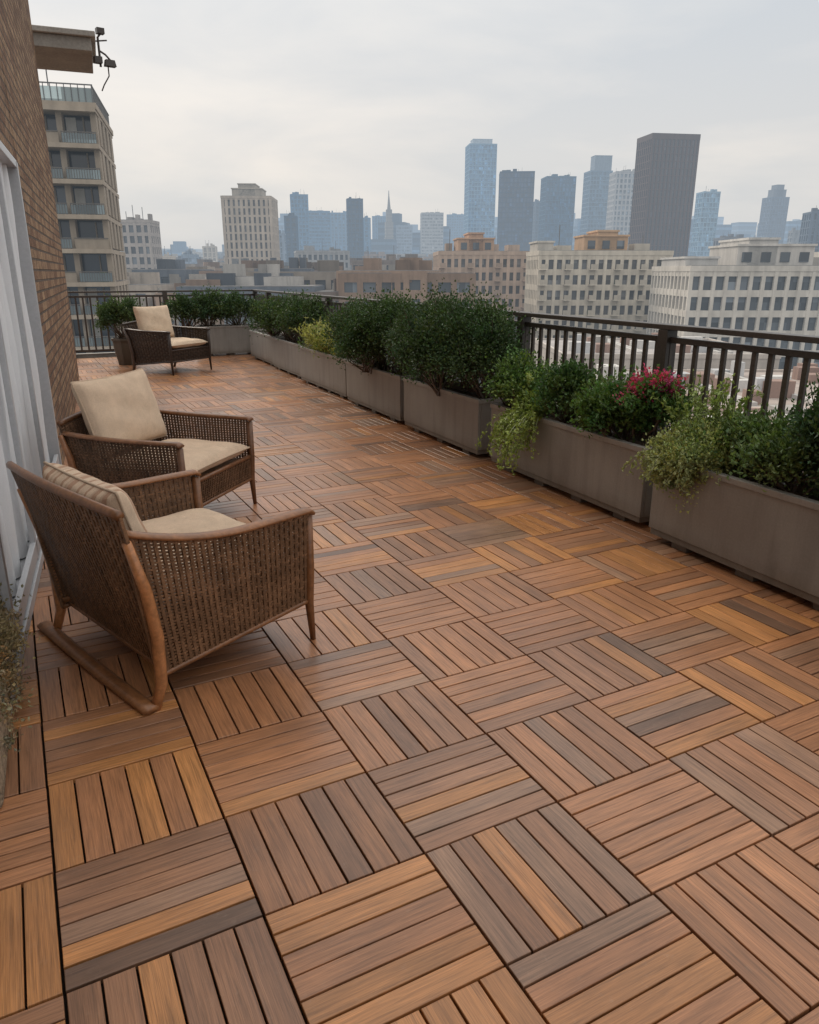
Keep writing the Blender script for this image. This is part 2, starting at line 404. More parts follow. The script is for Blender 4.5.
# ------------------------------------------------------------------ railing
def railing():
    e=empty('terrace_railing')
    H=1.25
    mb=MB(); X=3.93; y0,y1=-1.2,16.2
    mb.box2((X-.05,y0,H-.035),(X+.05,y1+.05,H)); mb.box2((X-.02,y0,H-.125),(X+.02,y1,H-.085)); mb.box2((X-.02,y0,.10),(X+.02,y1,.145))
    yp=4.13-1.83*3
    while yp<16.3:
        mb.box2((X-.047,yp-.047,.0),(X+.047,yp+.047,H-.037)); mb.box2((X-.065,yp-.065,.061),(X+.065,yp+.065,.075)); yp+=1.83
    mb.build('side_run',[RAILM],e,bevel=.003)
    mb=MB(); y=y0+.05
    while y<y1: mb.box2((X-.011,y-.017,.14),(X+.011,y+.017,H-.12),0,(1.25,1.2,1.15)); y+=.1220
    mb.build('side_balusters',[RAILM],e)
    mb=MB(); Y=16.2
    mb.box2((-3.3,Y-.05,H-.036),(X-.06,Y+.05,H-.001)); mb.box2((-3.3,Y-.02,H-.125),(X-.05,Y+.02,H-.085)); mb.box2((-3.3,Y-.02,.10),(X-.05,Y+.02,.145))
    for k in range(5): mb.box2((X-.047-1.83*k-.002,Y-.047,0),(X+.045-1.83*k-.002,Y+.047,H-.038))
    mb.build('end_run',[RAILM],e,bevel=.003)
    mb=MB(); x=-3.2
    while x<X-.08: mb.box2((x-.016,Y-.011,.14),(x+.016,Y+.011,H-.12)); x+=.13
    mb.build('end_balusters',[RAILM],e)
railing()

# ------------------------------------------------------------------ wicker chairs
def weave(mb,P,ulen,vlen,sp=.0095,stake=.028,r=.0042,col=(.2,.12,.07),mat=0,jit=.3,amp=.0045,sr=.0055):
    S=max(4,int(round(ulen/stake))); K=max(3,int(round(vlen/sp)))
    us=np.linspace(0,1,S*2+1)
    eps=1e-3
    def fr(u,v):
        p=P(u,v); du=P(np.clip(u+eps,0,1),v)-P(np.clip(u-eps,0,1),v); dv=P(u,np.clip(v+eps,0,1))-P(u,np.clip(v-eps,0,1))
        return p,unit(np.cross(du,dv))
    for k in range(K+1):
        v=np.full_like(us,(k+.5)/(K+1)); p,n=fr(us,v)
        ph=np.sin(PI*us*S+PI/2+PI*(k//2))
        c=np.clip(np.array(col)*rng.uniform(1-jit,1+jit),0,1)
        mb.tube(p+n*ph[:,None]*amp+rng.normal(0,.0007,p.shape),r*.62,n,sides=4,mat=mat,col=c,r2=r)
    for j in range(S+1):
        v=np.linspace(0,1,10); u=np.full_like(v,j/S); p,n=fr(u,v)
        mb.tube(p,sr,n,sides=4,mat=mat,col=np.array(col)*rng.uniform(.6,1.0))
def cushion(mb,c,X,Y,Z,col,stripes=None,n=28,sag=.0):
    c,X,Y,Z=[np.array(q,float) for q in (c,X,Y,Z)]
    u=np.linspace(-1,1,n)*1.; u=np.sign(u)*np.abs(u)**.8
    U,Vv=np.meshgrid(u,u,indexing='ij')
    prof=np.clip((1-U**6)*(1-Vv**6),0,1)**.42*(.78+.22*(1-U**2)*(1-Vv**2))
    wr=.05*np.sin(7*U+3*Vv+rng.uniform(0,6))*(1-U**2)+.035*np.sin(11*Vv-4*U+rng.uniform(0,6))
    UU=U*(1-.05*(1-Vv**2)*U**2); VV=Vv*(1-.05*(1-U**2)*Vv**2)
    fc=np.tile(np.array(col,float),((n-1)*(n-1),1))
    if stripes:
        mid=((Vv[:-1,:-1]+Vv[1:,1:])/2).ravel()
        for (a,w,cc) in stripes: fc[np.abs(mid-a)<w]=cc
    for s,fl in ((1,False),(-1,True)):
        h=s*(prof*(1+wr))
        if s>0: h=h-sag*np.exp(-(U**2+Vv**2)*3)
        G=c+UU[...,None]*X+VV[...,None]*Y+h[...,None]*Z
        mb.grid(G,0,fc,fl)
    e=np.concatenate([np.c_[UU[:,0],VV[:,0]],np.c_[UU[-1,1:],VV[-1,1:]],np.c_[UU[::-1,-1][1:],VV[::-1,-1][1:]],np.c_[UU[0,::-1][1:],VV[0,::-1][1:]]])
    Pp=c+e[:,:1]*X+e[:,1:]*Y
    mb.tube(Pp,.006,unit(Z[None])[0],sides=6,mat=0,col=np.array(col)*.85)
def chair(loc,ang,W=.88,D=.76,col=(.17,.105,.065),wood=(.20,.095,.045),sp=.0095,stake=.028,r=.0042,stripes=None,cc=(.70,.53,.385),bar=True,pil=0,scale=1.,zt=.80,lean=.14,ph=.245,pz=.50,pw=None,flare=.05,sr=.0055):
    e=empty('wicker_armchair',loc,ang); e.scale=(scale,)*3
    hw=W/2; pw=pw or hw-.07
    def A(x,y,z): return np.stack([x+0*z,y+0*z,z+0*x],-1)
    back=lambda u,v: A(.04-(lean+.04)*v-.05*np.sin(PI*u)*v,(-1+2*u)*hw*(1+flare*v),.13+v*(zt-.13)+.025*np.sin(PI*u)*v)
    ztop=lambda u:.615+min(.10,zt-.68)*np.clip(1-u*1.6,0,1)**2+0*u
    def side(s): 
        return lambda u,v: A(.0-lean*.75*(1-u)*v+(D)*u, s*(hw+.022*v+.015*np.sin(PI*u)*v), (.12+.08*u)+v*(ztop(u)-.12-.08*u))
    mb=MB()
    weave(mb,back,W,zt-.13,sp,stake,r,col,sr=sr)
    for s in (-1,1): weave(mb,side(s),D,.45,sp,stake,r,col,sr=sr)
    front=lambda u,v: A(np.full_like(u,D)+.0*v,(-1+2*u)*hw,.19+v*.16)
    weave(mb,front,W,.16,sp,stake,r,col,sr=sr)
    mb.build('woven_panels',[WICK],e)
    mb=MB(); u=np.linspace(0,1,24)
    mb.tube(back(u,np.ones(24))+np.array([0,0,.006]),.018,None,8,0,np.array(wood)*.7)
    mb.tube(back(u,np.zeros(24)),.013,None,8,0,np.array(wood)*.8)
    for s in (-1,1):
        p=side(s)(u,np.ones(24))
        ext=np.array([[D+.02,s*(hw+.022),.600]])
        p=np.vstack([p,ext]); 
        mb.tube(p+np.array([0,-s*.012,.010]),.013,np.array([0,0,1.]),8,0,wood,r2=.034)
        mb.tube(side(s)(u,np.zeros(24)),.012,None,8,0,np.array(wood)*.8)
        mb.tube([(D+.004,s*(hw+.008),.60),(D+.006,s*(hw+.004),.35),(D,s*hw,.18),(D+.012,s*hw,.0)],[.022,.022,.020,.013],None,8,0,np.array(wood)*.75)
        tl=lean*.8
        mb.tube([(-.035,s*(hw+.02),.0),(.0,s*(hw+.022),.10),(.0,s*(hw+.03),.30),(-.35*tl,s*(hw+.038),.50),(-tl,s*(hw+.045),min(.70,zt-.06))],[.019,.023,.024,.022,.017],None,8,0,np.array(wood)*1.55)
        mb.tube([(.0,s*(hw-.02),.16),(D,s*(hw-.02),.19)],.014,None,6,0,np.array(wood)*.7)
    mb.tube([(D,-hw,.355),(D,hw,.355)],.014,None,8,0,wood)
    mb.tube([(D,-hw,.19),(D,hw,.19)],.012,None,8,0,wood)
    if bar:
        yy=np.linspace(-hw-.04,hw+.10,12); mb.tube(np.c_[-.05-.02*np.cos(yy*2),yy,.018+.0*yy],.016,np.array([0,0,1.]),8,0,wood,r2=.034)
    mb.build('timber_frame',[TEAK],e,smooth=True)
    mb=MB(); mb.box((D/2,0,.325),(D-.04,W-.06,.03),0,(.30,.18,.11)); mb.build('seat_base',[WICK],e)
    mb=MB()
    cushion(mb,(D/2+.065,0,.425),(D/2-.05,0,0),(0,hw-.035,0),(0,0,.072),cc,None,sag=.12)
    mb.build('seat_cushion',[FAB],e,smooth=True)
    mb=MB(); ta=math.radians(17+pil)
    up=np.array([-math.sin(ta),0,math.cos(ta)]); nr=np.array([math.cos(ta),0,math.sin(ta)])
    cushion(mb,np.array([.11,0,pz])+up*.225,up*ph,(0,pw,0),nr*.090,cc,stripes,n=40)
    mb.build('back_cushion',[FAB],e,smooth=True)
    return e
ST=[]
for q in range(9):
    y=-.88+q*.22; ST.append((y,.028,(.50,.31,.21))); ST.append((y+.085,.018,(.60,.43,.31)))
a=math.radians(21); f=np.array([math.cos(a),math.sin(a)]); w=np.array([-f[1],f[0]])
o=np.array([.19,2.70])+w*.45
chair((o[0],o[1],0),a,W=.90,D=.74,stripes=ST,col=(.205,.110,.058),wood=(.27,.115,.045),sp=.0120,stake=.024,r=.0042,ph=.225,pz=.405,pw=.33,lean=.10,flare=.14,sr=.0062)
a=math.radians(-41); f=np.array([math.cos(a),math.sin(a)]); w=np.array([-f[1],f[0]])
o=np.array([.60,4.50])+w*.43-f*.76
chair((o[0],o[1],0),a,W=.86,D=.74,col=(.135,.072,.040),sp=.018,stake=.022,r=.0042,wood=(.19,.082,.036),bar=False,zt=.70,lean=.08)
a=math.radians(-52); f=np.array([math.cos(a),math.sin(a)])
o=np.array([1.76,13.25])-f*.42
chair((o[0],o[1],0),a,W=.82,D=.74,col=(.045,.030,.022),wood=(.05,.032,.024),sp=.016,stake=.05,r=.007,bar=False,scale=1.1,cc=(.72,.56,.41),pil=-5,zt=.70)

# ------------------------------------------------------------------ own building (left)
def own():
    e=empty('brick_building',(-.52,0,0),-math.atan(.0628))
    mb=MB()
    mb.box2((-6,-6,-.02),(0,2.25,9)); mb.box2((-6,6.8,-.02),(0,12.12,9)); mb.box2((-6,2.251,2.4),(-.002,6.799,9))
    mb.build('brick_walls',[BRICK],e)
    mb=MB()
    mb.box2((-.5,2.26,0),(-.42,6.79,2.39),0,(.15,.15,.15))
    mb.build('interior_backing',[CONC],e)
    mb=MB(); 
    for y in (2.285,6.765): mb.box((-.04,y,1.2),(.09,.065,2.36),0)
    for y in (3.35,4.45,5.60): mb.box((-.020,y,1.2),(.03,.05,2.28),0)
    mb.box((-.05,4.52,2.365),(.10,4.52,.06)); mb.box((-.07,4.52,.03),(.15,4.40,.06)); mb.box((-.02,4.52,.12),(.03,4.36,.09))
    mb.build('sliding_door_frame',[FRAME],e,bevel=.004)
    mb=MB(); mb.box2((-.26,2.30,.06),(-.25,6.75,2.34)); mb.build('door_glass',[PANE],e)
    mb=MB(); y=np.linspace(2.33,6.72,900); z=np.linspace(.07,2.34,14)
    Y,Z=np.meshgrid(y,z,indexing='ij')
    ph=Y*24+1.1*np.sin(Y*5)+.25*np.sin(Z*2)
    X=-.095+.050*np.sin(ph)*(.75+.25*np.sin(Y*9))+.012*np.sin(2*ph+1)+.008*np.sin(Z*5+Y*13)
    mb.grid(np.stack([X,Y,Z],-1)); mb.build('curtain',[CURT],e,smooth=True)
    mb=MB(); mb.box2((-2.5,12.3,4.44),(.70,13.6,4.60)); mb.box2((-2.5,12.24,4.601),(.76,13.7,4.67),0,(1.2,1.2,1.2)); mb.build('roof_canopy',[CONC],e,bevel=.01)
own()
mb=MB()
mb.tube([(0,0,-.1),(0,0,.26),(.05,0,.32)],.016,sides=6); mb.tube([(0,0,.1),(.08,.0,.06),(.14,0,.0)],.013,sides=6)
mb.box((.13,0,-.04),(.15,.10,.08),0,(1,1,1),top=(.8,.8)); mb.box((.04,0,.34),(.10,.09,.07)); mb.tube([(-.08,0,.2),(.12,0,.24)],.01,sides=6); mb.box((-.03,0,-.02),(.10,.10,.08))
mb.tube([(.1,0,-.07),(.1,0,-.20),(.02,0,-.32),(-.02,0,-.40)],.009,sides=6)
mb.build('security_floodlight',[RAILM],loc=(1.06,12.5,4.42),rz=.2)
mb=MB(); mb.box2((-.70,2.28,0),(-.335,3.45,.22),0); mb.build('stone_trough',[HSTONE],bevel=.02,rz=0)
def f(mb): 
    clump(mb,(-.46,2.9,.24),(.17,.56,.11),60,5200,.020,.011,(.22,.18,.10),.04,stem=False)
    clump(mb,(-.35,2.9,.15),(.035,.54,.15),60,4600,.018,.010,(.28,.21,.13),.025,stem=False,zmin=-1)
plant('ground_cover_plant',f)

# ------------------------------------------------------------------ city
def v2w(R,F): return (R*CY+F*SY, -R*SY+F*CY)
def building(name,tb0,tb1,te,D,depth,wall,glass,rot=0,fh=3.3,bay=3.6,sp=1.2,pier=.8,z0=-45,pent=(),balc=0,par=.9,mech=True):
    if tb0>0: tb0+=.007; tb1+=.007
    R0,R1=tb0*D,tb1*D; w=(R1-R0); zt=1.6+te*D
    mb=MB(); g=.45; wall=np.array(wall); glass=np.array(glass)
    mb.box2((-w/2+g,g,z0),(w/2-g,depth-g,zt-.2),1,glass)
    nf=int((zt-z0)/fh); 
    for k in range(nf):
        z=zt-k*fh; c=wall*random.uniform(.93,1.05)
        mb.box((0,depth/2,z-sp/2),(w,depth,sp),0,c)
    n=max(1,int(round(w/bay)))
    for i in range(n+1):
        x=-w/2+i*w/n; x=min(max(x,-w/2+pier/2-.05),w/2-pier/2+.05)
        for y in (.2,depth-.2): mb.box((x,y,(z0+zt-.15)/2),(pier,.52,zt-.15-z0),0,wall*1.02)
    n2=max(1,int(round(depth/bay)))
    for i in range(1,n2):
        y=i*depth/n2
        for s in (-1,1): mb.box((s*(w/2-.2),y,(z0+zt-.15)/2),(.52,pier,zt-.15-z0),0,wall*1.02)
    mb.box((0,depth/2,zt+par/2-.3),(w+.25,depth+.25,par),0,wall*.97)
    mb.box((0,depth/2,zt+par-.3+.04),(w-.5,depth-.5,.08),0,(.2,.2,.2))
    if balc:
        for i in range(n):
            if i%balc: continue
            x=-w/2+(i+.5)*w/n
            for k in range(nf):
                z=zt-(k+1)*fh
                mb.box((x,-.75,z-.05),(w/n*.86,1.6,.18),0,wall*1.03); mb.box((x,-1.5,z+.5),(w/n*.86,.08,.95),0,wall*.80)
                if random.random()<.4: mb.box((x+random.uniform(-.3,.3),-.6,z+.5),(.5,.5,.9),0,random.choice([(.08,.12,.05),(.3,.15,.1),(.5,.5,.5)]))
    if mech:
        for _ in range(5):
            a,b,h=random.uniform(.06,.2)*w,random.uniform(.15,.35)*depth,random.uniform(1.,3.2)
            mb.box((random.uniform(-.38,.38)*w,depth/2+random.uniform(-.25,.25)*depth,zt+h/2),(a,b,h),0,wall*random.uniform(.6,1.))
        for _ in range(3):
            x=random.uniform(-.4,.4)*w; mb.tube([(x,depth*.4,zt),(x,depth*.4,zt+random.uniform(3,6))],.08,sides=4,col=(.15,.15,.15))
    for (x0,x1,h,c,win) in pent:
        ww=(x1-x0)*w; xc=(-.5+(x0+x1)/2)*w
        mb.box((xc,depth*.45,zt+h/2+.2),(ww,depth*.6,h),0,c)
        mb.box((xc,depth*.45,zt+h+.35),(ww+.5,depth*.6+.5,.35),0,np.array(c)*1.1)
        if win:
            nn=max(2,int(ww/2.6)); rows=max(1,int(h/3))
            for q in range(nn):
                for r_ in range(rows):
                    mb.box((xc-ww/2+(q+.5)*ww/nn,depth*.15-.02,zt+.2+(r_+.5)*h/rows),(ww/nn*.5,.2,1.6),1,(.06,.07,.08))
    X,Y=v2w((R0+R1)/2,D)
    return mb.build(name,[CW,CG],loc=(X,Y,0),rz=-YAW+rot), mb
BL=(.06,.15,.25); DK=(.03,.065,.11); GY=(.18,.23,.29); BG=(.42,.37,.31)
B=building
def left_tower():
    mb=MB(); wall=np.array((.36,.30,.235)); w,d=13.,14.; zt=15.9; fh=3.05; z0=-45
    mb.box2((-w/2+1.4,1.5,z0),(w/2-.5,d-.5,zt-.3),1,(.04,.05,.065))
    nf=int((zt-z0)/fh)
    for k in range(nf):
        z=zt-k*fh; c=wall*random.uniform(.94,1.04)
        mb.box((0,d/2-.45,z-.20),(w+.1,d+.9,.40),0,c*1.1)
        for i in range(4):
            x=-w/2+(i+.5)*w/4
            if i==0 or (i+k)%4==2:
                mb.box((x,-.60,z-fh+.46),(w/4-.25,.14,.90),0,c*.92)
            else:
                for q in range(14): mb.box((x-(w/4-.3)/2+q*(w/4-.3)/13,-.70,z-fh+.46),(.045,.045,.90),0,(.14,.13,.12))
                mb.box((x,-.66,z-fh+.46),(w/4-.35,.02,.80),1,(.16,.20,.21))
            mb.box((x,-.68,z-fh+.96),(w/4-.22,.10,.08),0,(.16,.15,.14))
            mb.box((x+.3,1.35,z-fh+1.3),(.12,.2,2.4),0,wall*.8)
            if random.random()<.5: mb.box((x-.8,1.40,z-fh+1.3),(.9,.1,2.3),0,(.5,.48,.44))
            if random.random()<.5: mb.box((x+.6,.3,z-fh+.5),(.6,.5,1.),0,random.choice([(.08,.12,.05),(.3,.12,.08),(.2,.2,.22)]))
        for q in range(4):
            mb.box((w/2-.22,2.2+q*3.4,z-fh*.5),(.5,1.7,fh-.3),0,wall*.96)
    for i in range(5):
        x=min(max(-w/2+i*w/4,-w/2+.35),w/2-.30); mb.box((x,.75,(z0+zt-.4)/2),(.5,1.56,zt-.4-z0),0,wall*.95)
    mb.box((0,d/2-.3,zt+.12),(w+.3,d+.9,.5),0,wall*1.05)
    for q in range(23): mb.box((-w/2+.1+q*(w-.2)/22,-.4,zt+1.1),(.07,.07,1.5),0,(.15,.15,.15))
    mb.box((0,-.4,zt+1.86),(w,.1,.1),0,(.15,.15,.15)); mb.box((0,-.36,zt+1.0),(w-.1,.03,1.2),1,(.25,.30,.30))
    mb.box((w/2-.1,d/2,zt+1.86),(.1,d-.2,.1),0,(.15,.15,.15))
    for q in range(20): mb.box((w/2-.1,.4+q*.68,zt+1.1),(.07,.07,1.5),0,(.15,.15,.15))
    mb.box((-1,6,zt+1.2),(6,5,1.9),0,wall*.9); mb.tube([(2,5,zt+1),(2,5,zt+4.5)],.06,sides=6,col=(.1,.1,.1))
    for q in range(5):
        c=np.array((rng.uniform(-1,6),1.2,zt+1.0)); P=c+rng.normal(size=(60,3))*.4; leaves(mb,P,rng.normal(size=(60,3)),.4,.25,np.array((.06,.10,.04))*rng.uniform(.6,1.4,(60,1)))
    X,Y=v2w(-.4695*75,75); mb.build('apartment_tower',[CW,CG],loc=(X,Y,0),rz=-YAW+math.radians(15))
left_tower()
B('beige_apartment_tower',-.364,-.326,.060,260,10,(.40,.36,.33),(.08,.09,.10),bay=2.2,sp=1.1,pier=.9)
B('concrete_residential_tower',-.234,-.172,.088,300,18,(.47,.40,.33),(.085,.085,.085),rot=.04,fh=3.,bay=1.9,sp=.75,pier=1.05,pent=((.2,.8,3.0,(.42,.37,.31),False),(.33,.67,4.6,(.38,.34,.29),False)),mech=False)
B('grey_office_block',-.143,-.076,.024,350,18,(.34,.34,.34),(.10,.12,.14),rot=.2,bay=2.4,sp=1.1,pier=.9)
B('brown_office_block',-.0735,.013,.012,280,20,(.22,.18,.155),(.07,.08,.09),rot=-.06,bay=2.4,sp=1.1,pier=.4)
B('tan_apartment_block',.030,.146,.022,190,16,(.46,.345,.265),(.085,.08,.075),rot=.05,fh=3.1,bay=1.7,sp=1.2,pier=.75,balc=4,pent=((.22,.62,3.2,(.45,.29,.19),True),(.34,.50,4.4,(.46,.29,.19),False)))
B('white_apartment_block',.157,.328,.022,160,14,(.58,.52,.43),(.09,.09,.09),rot=.03,fh=3.0,bay=1.7,sp=1.15,pier=.65,balc=3,pent=((.0,.12,2.,(.5,.46,.4),False),(.35,.68,3.2,(.46,.30,.18),True),(.45,.6,4.1,(.46,.31,.19),False)))
B('white_office_building',.353,.62,.003,130,22,(.60,.56,.50),(.10,.115,.13),rot=-.02,fh=3.3,bay=2.0,sp=1.1,pier=.6,pent=((.25,.62,3.6,(.52,.49,.45),True),(.0,.16,1.6,(.5,.48,.45),False),(.30,.44,4.6,(.5,.48,.45),False)))
rows=[(-.148,-.126,.091,800,BL),(-.157,-.1405,.066,650,DK),(-.127,-.0992,.072,900,BL),(-.0992,-.0755,.070,1000,BL),(-.0776,-.0578,.086,700,DK),(-.063,-.0505,.064,850,BL),
(-.047,-.030,.066,1100,BL),(-.017,.003,.055,1000,GY),(.008,.0356,.070,1000,(.30,.29,.28)),(.0394,.0606,.068,1200,BL),(.150,.1635,.083,900,DK),(.206,.2185,.06,1000,BL),
(-.172,-.158,.045,520,GY),(.3886,.4239,.040,500,(.16,.17,.19)),(.4268,.4457,.041,800,GY),(.4759,.4985,.049,600,(.2,.21,.22)),(.497,.545,.071,450,(.09,.12,.16)),(-.29,-.272,.02,500,GY),(-.262,-.245,.03,620,BG),(-.315,-.30,.018,420,BG)]
for i,(a,b,te,D,c) in enumerate(rows):
    c=np.array(c); B('high_rise_tower',a,b,te,D,(b-a)*D*.7,c*1.25+.01,c*.7,rot=random.uniform(-.2,.2),fh=3.8,bay=random.choice([3.5,5]),sp=random.choice([.7,1.2,1.6]),pier=random.choice([.4,1.0,1.6]))
B('tall_glass_tower',.066,.1000,.148,850,26,(.20,.34,.46),(.08,.19,.32),rot=.10,fh=4,bay=3.4,sp=.8,pier=.5,pent=((.15,.85,5,(.35,.42,.48),False),))
B('dark_glass_tower',.1045,.147,.117,700,22,(.035,.075,.13),(.02,.05,.10),rot=-.08,fh=4,bay=3,sp=.6,pier=.4)
B('blue_glass_tower',.162,.199,.1115,750,22,(.06,.14,.22),(.03,.09,.17),rot=.08,fh=4,bay=3,sp=.7,pier=.5)
B('stepped_office_tower',.2155,.2435,.118,800,20,(.16,.24,.32),(.06,.12,.18),rot=.12,fh=4,bay=3.2,sp=1.,pier=.5,pent=((.2,.98,14,(.20,.25,.30),False),))
B('pale_office_tower',.247,.277,.117,650,18,(.42,.42,.42),(.16,.19,.22),rot=.04,fh=4,bay=3.2,sp=1.4,pier=1.3)
B('brown_office_tower',.2860,.3480,.154,480,20,(.095,.058,.048),(.03,.024,.028),rot=.16,fh=3.9,bay=2.4,sp=.5,pier=1.0,par=3,mech=False)
B('pale_glass_tower',.357,.379,.094,700,14,(.25,.38,.48),(.12,.22,.31),rot=.08,fh=4,bay=3.4,sp=.8,pier=.5)
def spire(name,tb,te,ts,D,w,c):
    mb=MB(); zt=1.6+te*D; zs=1.6+ts*D; z=-45; 
    for k,(f0,s) in enumerate(((.72,1.),(.88,.8),(1.,.58))):
        z1=-45+(zt+45)*f0; mb.box((0,0,(z+z1)/2),(w*s,w*s,z1-z),0,c)
        for q in range(int((z1-z)/4)): mb.box((0,0,z+q*4+2),(w*s+.4,w*s+.4,1.2),0,np.array(c)*1.25)
        z=z1
    mb.box((0,0,(zt+zs)/2),(w*.34,w*.34,zs-zt),0,c,top=(.3,.3)); mb.tube([(0,0,zs-3),(0,0,zs+6)],[.9,.4],sides=6,col=c)
    X,Y=v2w(tb*D,D); mb.build(name,[CW],loc=(X,Y,0),rz=-YAW+.15)
spire('spire_tower',-.0257,.074,.090,1000,12,(.22,.20,.18))
B('crowned_office_tower',.442,.466,.088,900,18,(.10,.14,.20),(.05,.08,.12),rot=.15,fh=4,bay=3,sp=1,pier=.6,pent=((.15,.85,8,(.13,.15,.18),False),(.3,.7,13,(.13,.15,.18),False)))

mb=MB()
for _ in range(3600):
    F=150*math.exp(random.random()*2.95); tb=random.uniform(-.62,.85); 
    w=random.uniform(8,24)*(1+F/1500); d=random.uniform(8,22); 
    if F<330 and (-.40<tb<.62) and F>120 and any(a-.03<tb<b+.03 and abs(F-DD)<45 for a,b,DD in ((-.36,-.32,260),(-.23,-.167,300),(.03,.15,190),(.16,.33,160),(.34,.64,130),(-.0735,.013,280))): continue
    lim=min(.028,.000+F*.000030)
    zt=1.6+F*random.uniform(-.09 if F<500 else -.03,lim)
    zt=max(zt,-38)
    R=tb*F; X,Y=v2w(R,F); rz=-YAW+random.choice([0,0,.12,-.2,.35])
    c=np.array(random.choice([(.42,.36,.30),(.46,.42,.37),(.28,.20,.155),(.28,.29,.30),(.15,.17,.20),(.36,.25,.18),(.52,.49,.45),(.22,.17,.14)]))*random.uniform(.65,1.05)
    if F<900:
        nf=int(min((zt+45)/3.4,9))
        mb.box((X,Y,(zt-45)/2-.1),(w-.7,d-.7,zt+45-.2),1,(.08,.09,.10),rz)
        for k in range(nf): mb.box((X,Y,zt-k*3.4-.8),(w,d,1.6),0,c*random.uniform(.95,1.04),rz)
        nb=int(w/3.2)
        for i in range(nb+1):
            o=-w/2+.5+i*(w-1)/nb; mb.box((X+o*math.cos(rz)*.998,Y+o*math.sin(rz)*.998,(zt-45)/2-.3),(1.1,d+.12,zt+45-.6),0,c,rz)
        mb.box((X,Y,zt+.06),(w-.8,d-.8,.12),0,np.array((.17,.16,.155))*random.uniform(.6,1.6),rz)
        for q in range(3): mb.box((X+random.uniform(-.3,.3)*w,Y+random.uniform(-.3,.3)*d,zt+1.2),(w*random.uniform(.08,.25),d*random.uniform(.1,.3),2.4),0,c*random.uniform(.5,1.),rz)
    else:
        mb.box((X,Y,(zt-45)/2),(w,d,zt+45),0,c,rz)
        for k in range(4): mb.box((X,Y,zt-3-k*5),(w+.3,d+.3,1.8),0,c*.6,rz)
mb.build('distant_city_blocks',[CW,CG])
mb=MB()
for _ in range(460):
    F=random.uniform(950,2300); tb=random.uniform(-.36,.66); w=random.uniform(18,42)
    te=random.uniform(.010,.066)*(1 if (random.random()<.6 and -.2<tb) else .4)
    X,Y=v2w(tb*F,F); zt=1.6+te*F; c=np.array((.09,.155,.23))*random.uniform(.5,1.4); rz=-YAW+random.uniform(-.3,.3)
    mb.box((X,Y,(zt-45)/2),(w,w*.8,zt+45),0,c,rz)
    for k in range(8): mb.box((X,Y,zt-5-k*9),(w+.5,w*.8+.5,3.),0,c*1.7,rz)
    if random.random()<.5: mb.box((X,Y,zt+5),(w*.5,w*.4,12),0,c*1.1,rz)
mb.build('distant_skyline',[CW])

def roofs():
    mb=MB()
    def blk(R0,R1,F0,F1,z,c,rc):
        w=R1-R0; d=F1-F0
        mb.box2((R0,F0,-45),(R1,F1,z-.4),0,c); mb.box2((R0+.4,F0+.4,z-.39),(R1-.4,F1-.4,z-.25),0,rc)
        for a,b in (((R0-.1,F0-.1,z-.6),(R1+.1,F0+.3,z)),((R0-.1,F1-.3,z-.6),(R1+.1,F1+.1,z))): mb.box2(a,b,0,np.array(c)*1.1)
        for a,b in (((R0-.1,F0+.31,z-.6),(R0+.3,F1-.31,z)),((R1-.3,F0+.31,z-.6),(R1+.1,F1-.31,z))): mb.box2(a,b,0,np.array(c)*1.1)
        k=z-3.6
        while k>-44:
            x=R0+1.2
            while x<R1-1: mb.box2((x,F0-.04,k),(x+1.1,F0+.1,k+1.7),1,(.07,.08,.09)); x+=2.3
            k-=3.3
        for _ in range(int(w*d/40)+3):
            a,b,h=random.uniform(.8,3),random.uniform(.8,2.6),random.uniform(.5,1.8)
            mb.box((random.uniform(R0+2,R1-2),random.uniform(F0+2,F1-2),z-.25+h/2),(a,b,h),0,np.array(random.choice([(.5,.5,.5),(.35,.33,.3),(.6,.58,.55),(.3,.2,.16)])))
        for _ in range(int(w/5)):
            x=random.uniform(R0+1,R1-3); mb.box2((x,F0+1.5,z-.25),(x+.5,F1-2,z+.15),0,(.5,.48,.45))
    blk(9,34,38,58,-8.5,(.38,.28,.23),(.33,.26,.23))
    blk(16,60,64,90,-9.5,(.44,.38,.33),(.38,.32,.28))
    blk(36,62,30,56,-10.5,(.36,.32,.29),(.34,.29,.27))
    blk(-6,12,66,96,-13,(.32,.24,.20),(.30,.25,.23))
    blk(-30,-10,95,125,-15,(.36,.32,.29),(.28,.26,.25))
    blk(20,48,98,122,-8.5,(.50,.45,.40),(.38,.35,.33))
    mb.build('neighbouring_rooftops',[CW,CG],rz=-YAW)
roofs()
mbt=MB()
for _ in range(130):
    F=random.uniform(90,420); tb=random.uniform(-.5,.7); X,Y=v2w(tb*F,F); z=random.uniform(-40,-28)
    n=170; c=np.array((X,Y,z)); d=unit(rng.normal(size=(n,3))); P=c+d*np.array([7,7,5])*rng.uniform(.5,1,(n,1))
    leaves(mbt,P,rng.normal(size=(n,3)),2.6,2.0,np.array((.05,.08,.035))*rng.uniform(.6,1.4,(n,1)))
mbt.build('distant_trees',[CW])
mb=MB(); S=14000; mb.add([(-S,-S,-45),(S,-S,-45),(S,S,-45),(-S,S,-45)],[[0,1,2,3]]); mb.build('ground',[GRND])

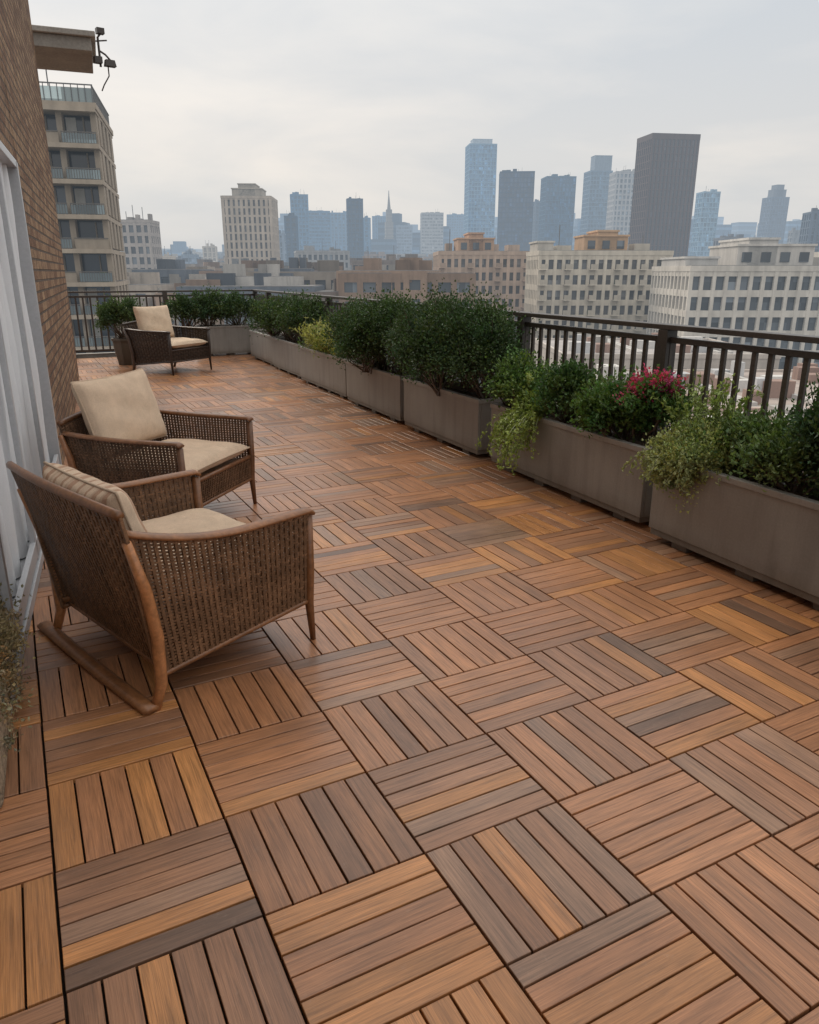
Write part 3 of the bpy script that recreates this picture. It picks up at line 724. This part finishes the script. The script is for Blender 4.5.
# ------------------------------------------------------------------ world + sun
w=bpy.data.worlds.new("World"); sc.world=w; w.use_nodes=True; nt=w.node_tree; nt.nodes.clear()
EL=math.radians(34); AZ=math.radians(-14)
sky=nt.nodes.new('ShaderNodeTexSky'); sky.sky_type='NISHITA'; sky.sun_disc=False; sky.sun_elevation=EL; sky.sun_rotation=AZ; sky.dust_density=3
b1=nt.nodes.new('ShaderNodeBackground'); b1.inputs[1].default_value=.09; nt.links.new(sky.outputs[0],b1.inputs[0])
tc=nt.nodes.new('ShaderNodeTexCoord'); sp=nt.nodes.new('ShaderNodeSeparateXYZ'); nt.links.new(tc.outputs['Generated'],sp.inputs[0])
rp=nt.nodes.new('ShaderNodeValToRGB'); e=rp.color_ramp.elements
for _ in range(4): e.new(.5)
K=.5
for q,(p,c) in zip(e,[(0,(.60,.64,.68)),(.03,(.72,.72,.72)),(.13,(.87,.825,.78)),(.32,(.77,.79,.81)),(.55,(1.25,1.22,1.18)),(1,(1.75,1.69,1.61))]): q.position=p; q.color=(*[x*K for x in c],1)
nt.links.new(sp.outputs[2],rp.inputs[0])
mp=nt.nodes.new('ShaderNodeMapping'); mp.inputs['Scale'].default_value=(1,1,3.8); nt.links.new(tc.outputs['Generated'],mp.inputs[0])
no=nt.nodes.new('ShaderNodeTexNoise'); no.inputs['Scale'].default_value=2.4; no.inputs['Detail'].default_value=7; no.inputs['Roughness'].default_value=.52; no.inputs['Distortion'].default_value=.3; nt.links.new(mp.outputs[0],no.inputs[0])
r2=nt.nodes.new('ShaderNodeValToRGB'); r2.color_ramp.elements[0].position=.36; r2.color_ramp.elements[0].color=(.84,.88,.92,1); r2.color_ramp.elements[1].position=.64; r2.color_ramp.elements[1].color=(1.07,1.05,1.02,1)
nt.links.new(no.outputs['Fac'],r2.inputs[0])
mx=nt.nodes.new('ShaderNodeMix'); mx.data_type='RGBA'; mx.blend_type='MULTIPLY'; mx.inputs[0].default_value=1; nt.links.new(rp.outputs[0],mx.inputs[6]); nt.links.new(r2.outputs[0],mx.inputs[7])
b2=nt.nodes.new('ShaderNodeBackground'); b2.inputs[1].default_value=2.; nt.links.new(mx.outputs[2],b2.inputs[0])
ms=nt.nodes.new('ShaderNodeMixShader'); ms.inputs[0].default_value=.92; nt.links.new(b1.outputs[0],ms.inputs[1]); nt.links.new(b2.outputs[0],ms.inputs[2])
wo=nt.nodes.new('ShaderNodeOutputWorld'); nt.links.new(ms.outputs[0],wo.inputs[0])
from mathutils import Vector
L=bpy.data.lights.new('sun','SUN'); L.energy=1.5; L.angle=math.radians(24); L.color=(1,.87,.72)
lo=bpy.data.objects.new('sun',L); sc.collection.objects.link(lo)
sd=Vector((math.sin(AZ)*math.cos(EL),math.cos(AZ)*math.cos(EL),math.sin(EL))); lo.rotation_euler=sd.to_track_quat('Z','Y').to_euler()
cam=bpy.data.cameras.new('camera'); co=bpy.data.objects.new('camera',cam); sc.collection.objects.link(co); sc.camera=co
co.location=(0,0,1.6); co.rotation_euler=(math.radians(90-17.86),0,-YAW)
cam.sensor_fit='VERTICAL'; cam.sensor_height=36; cam.lens=26.19; cam.clip_start=.05; cam.clip_end=30000
sc.view_settings.view_transform='Standard'; sc.view_settings.look='None'; sc.view_settings.exposure=0
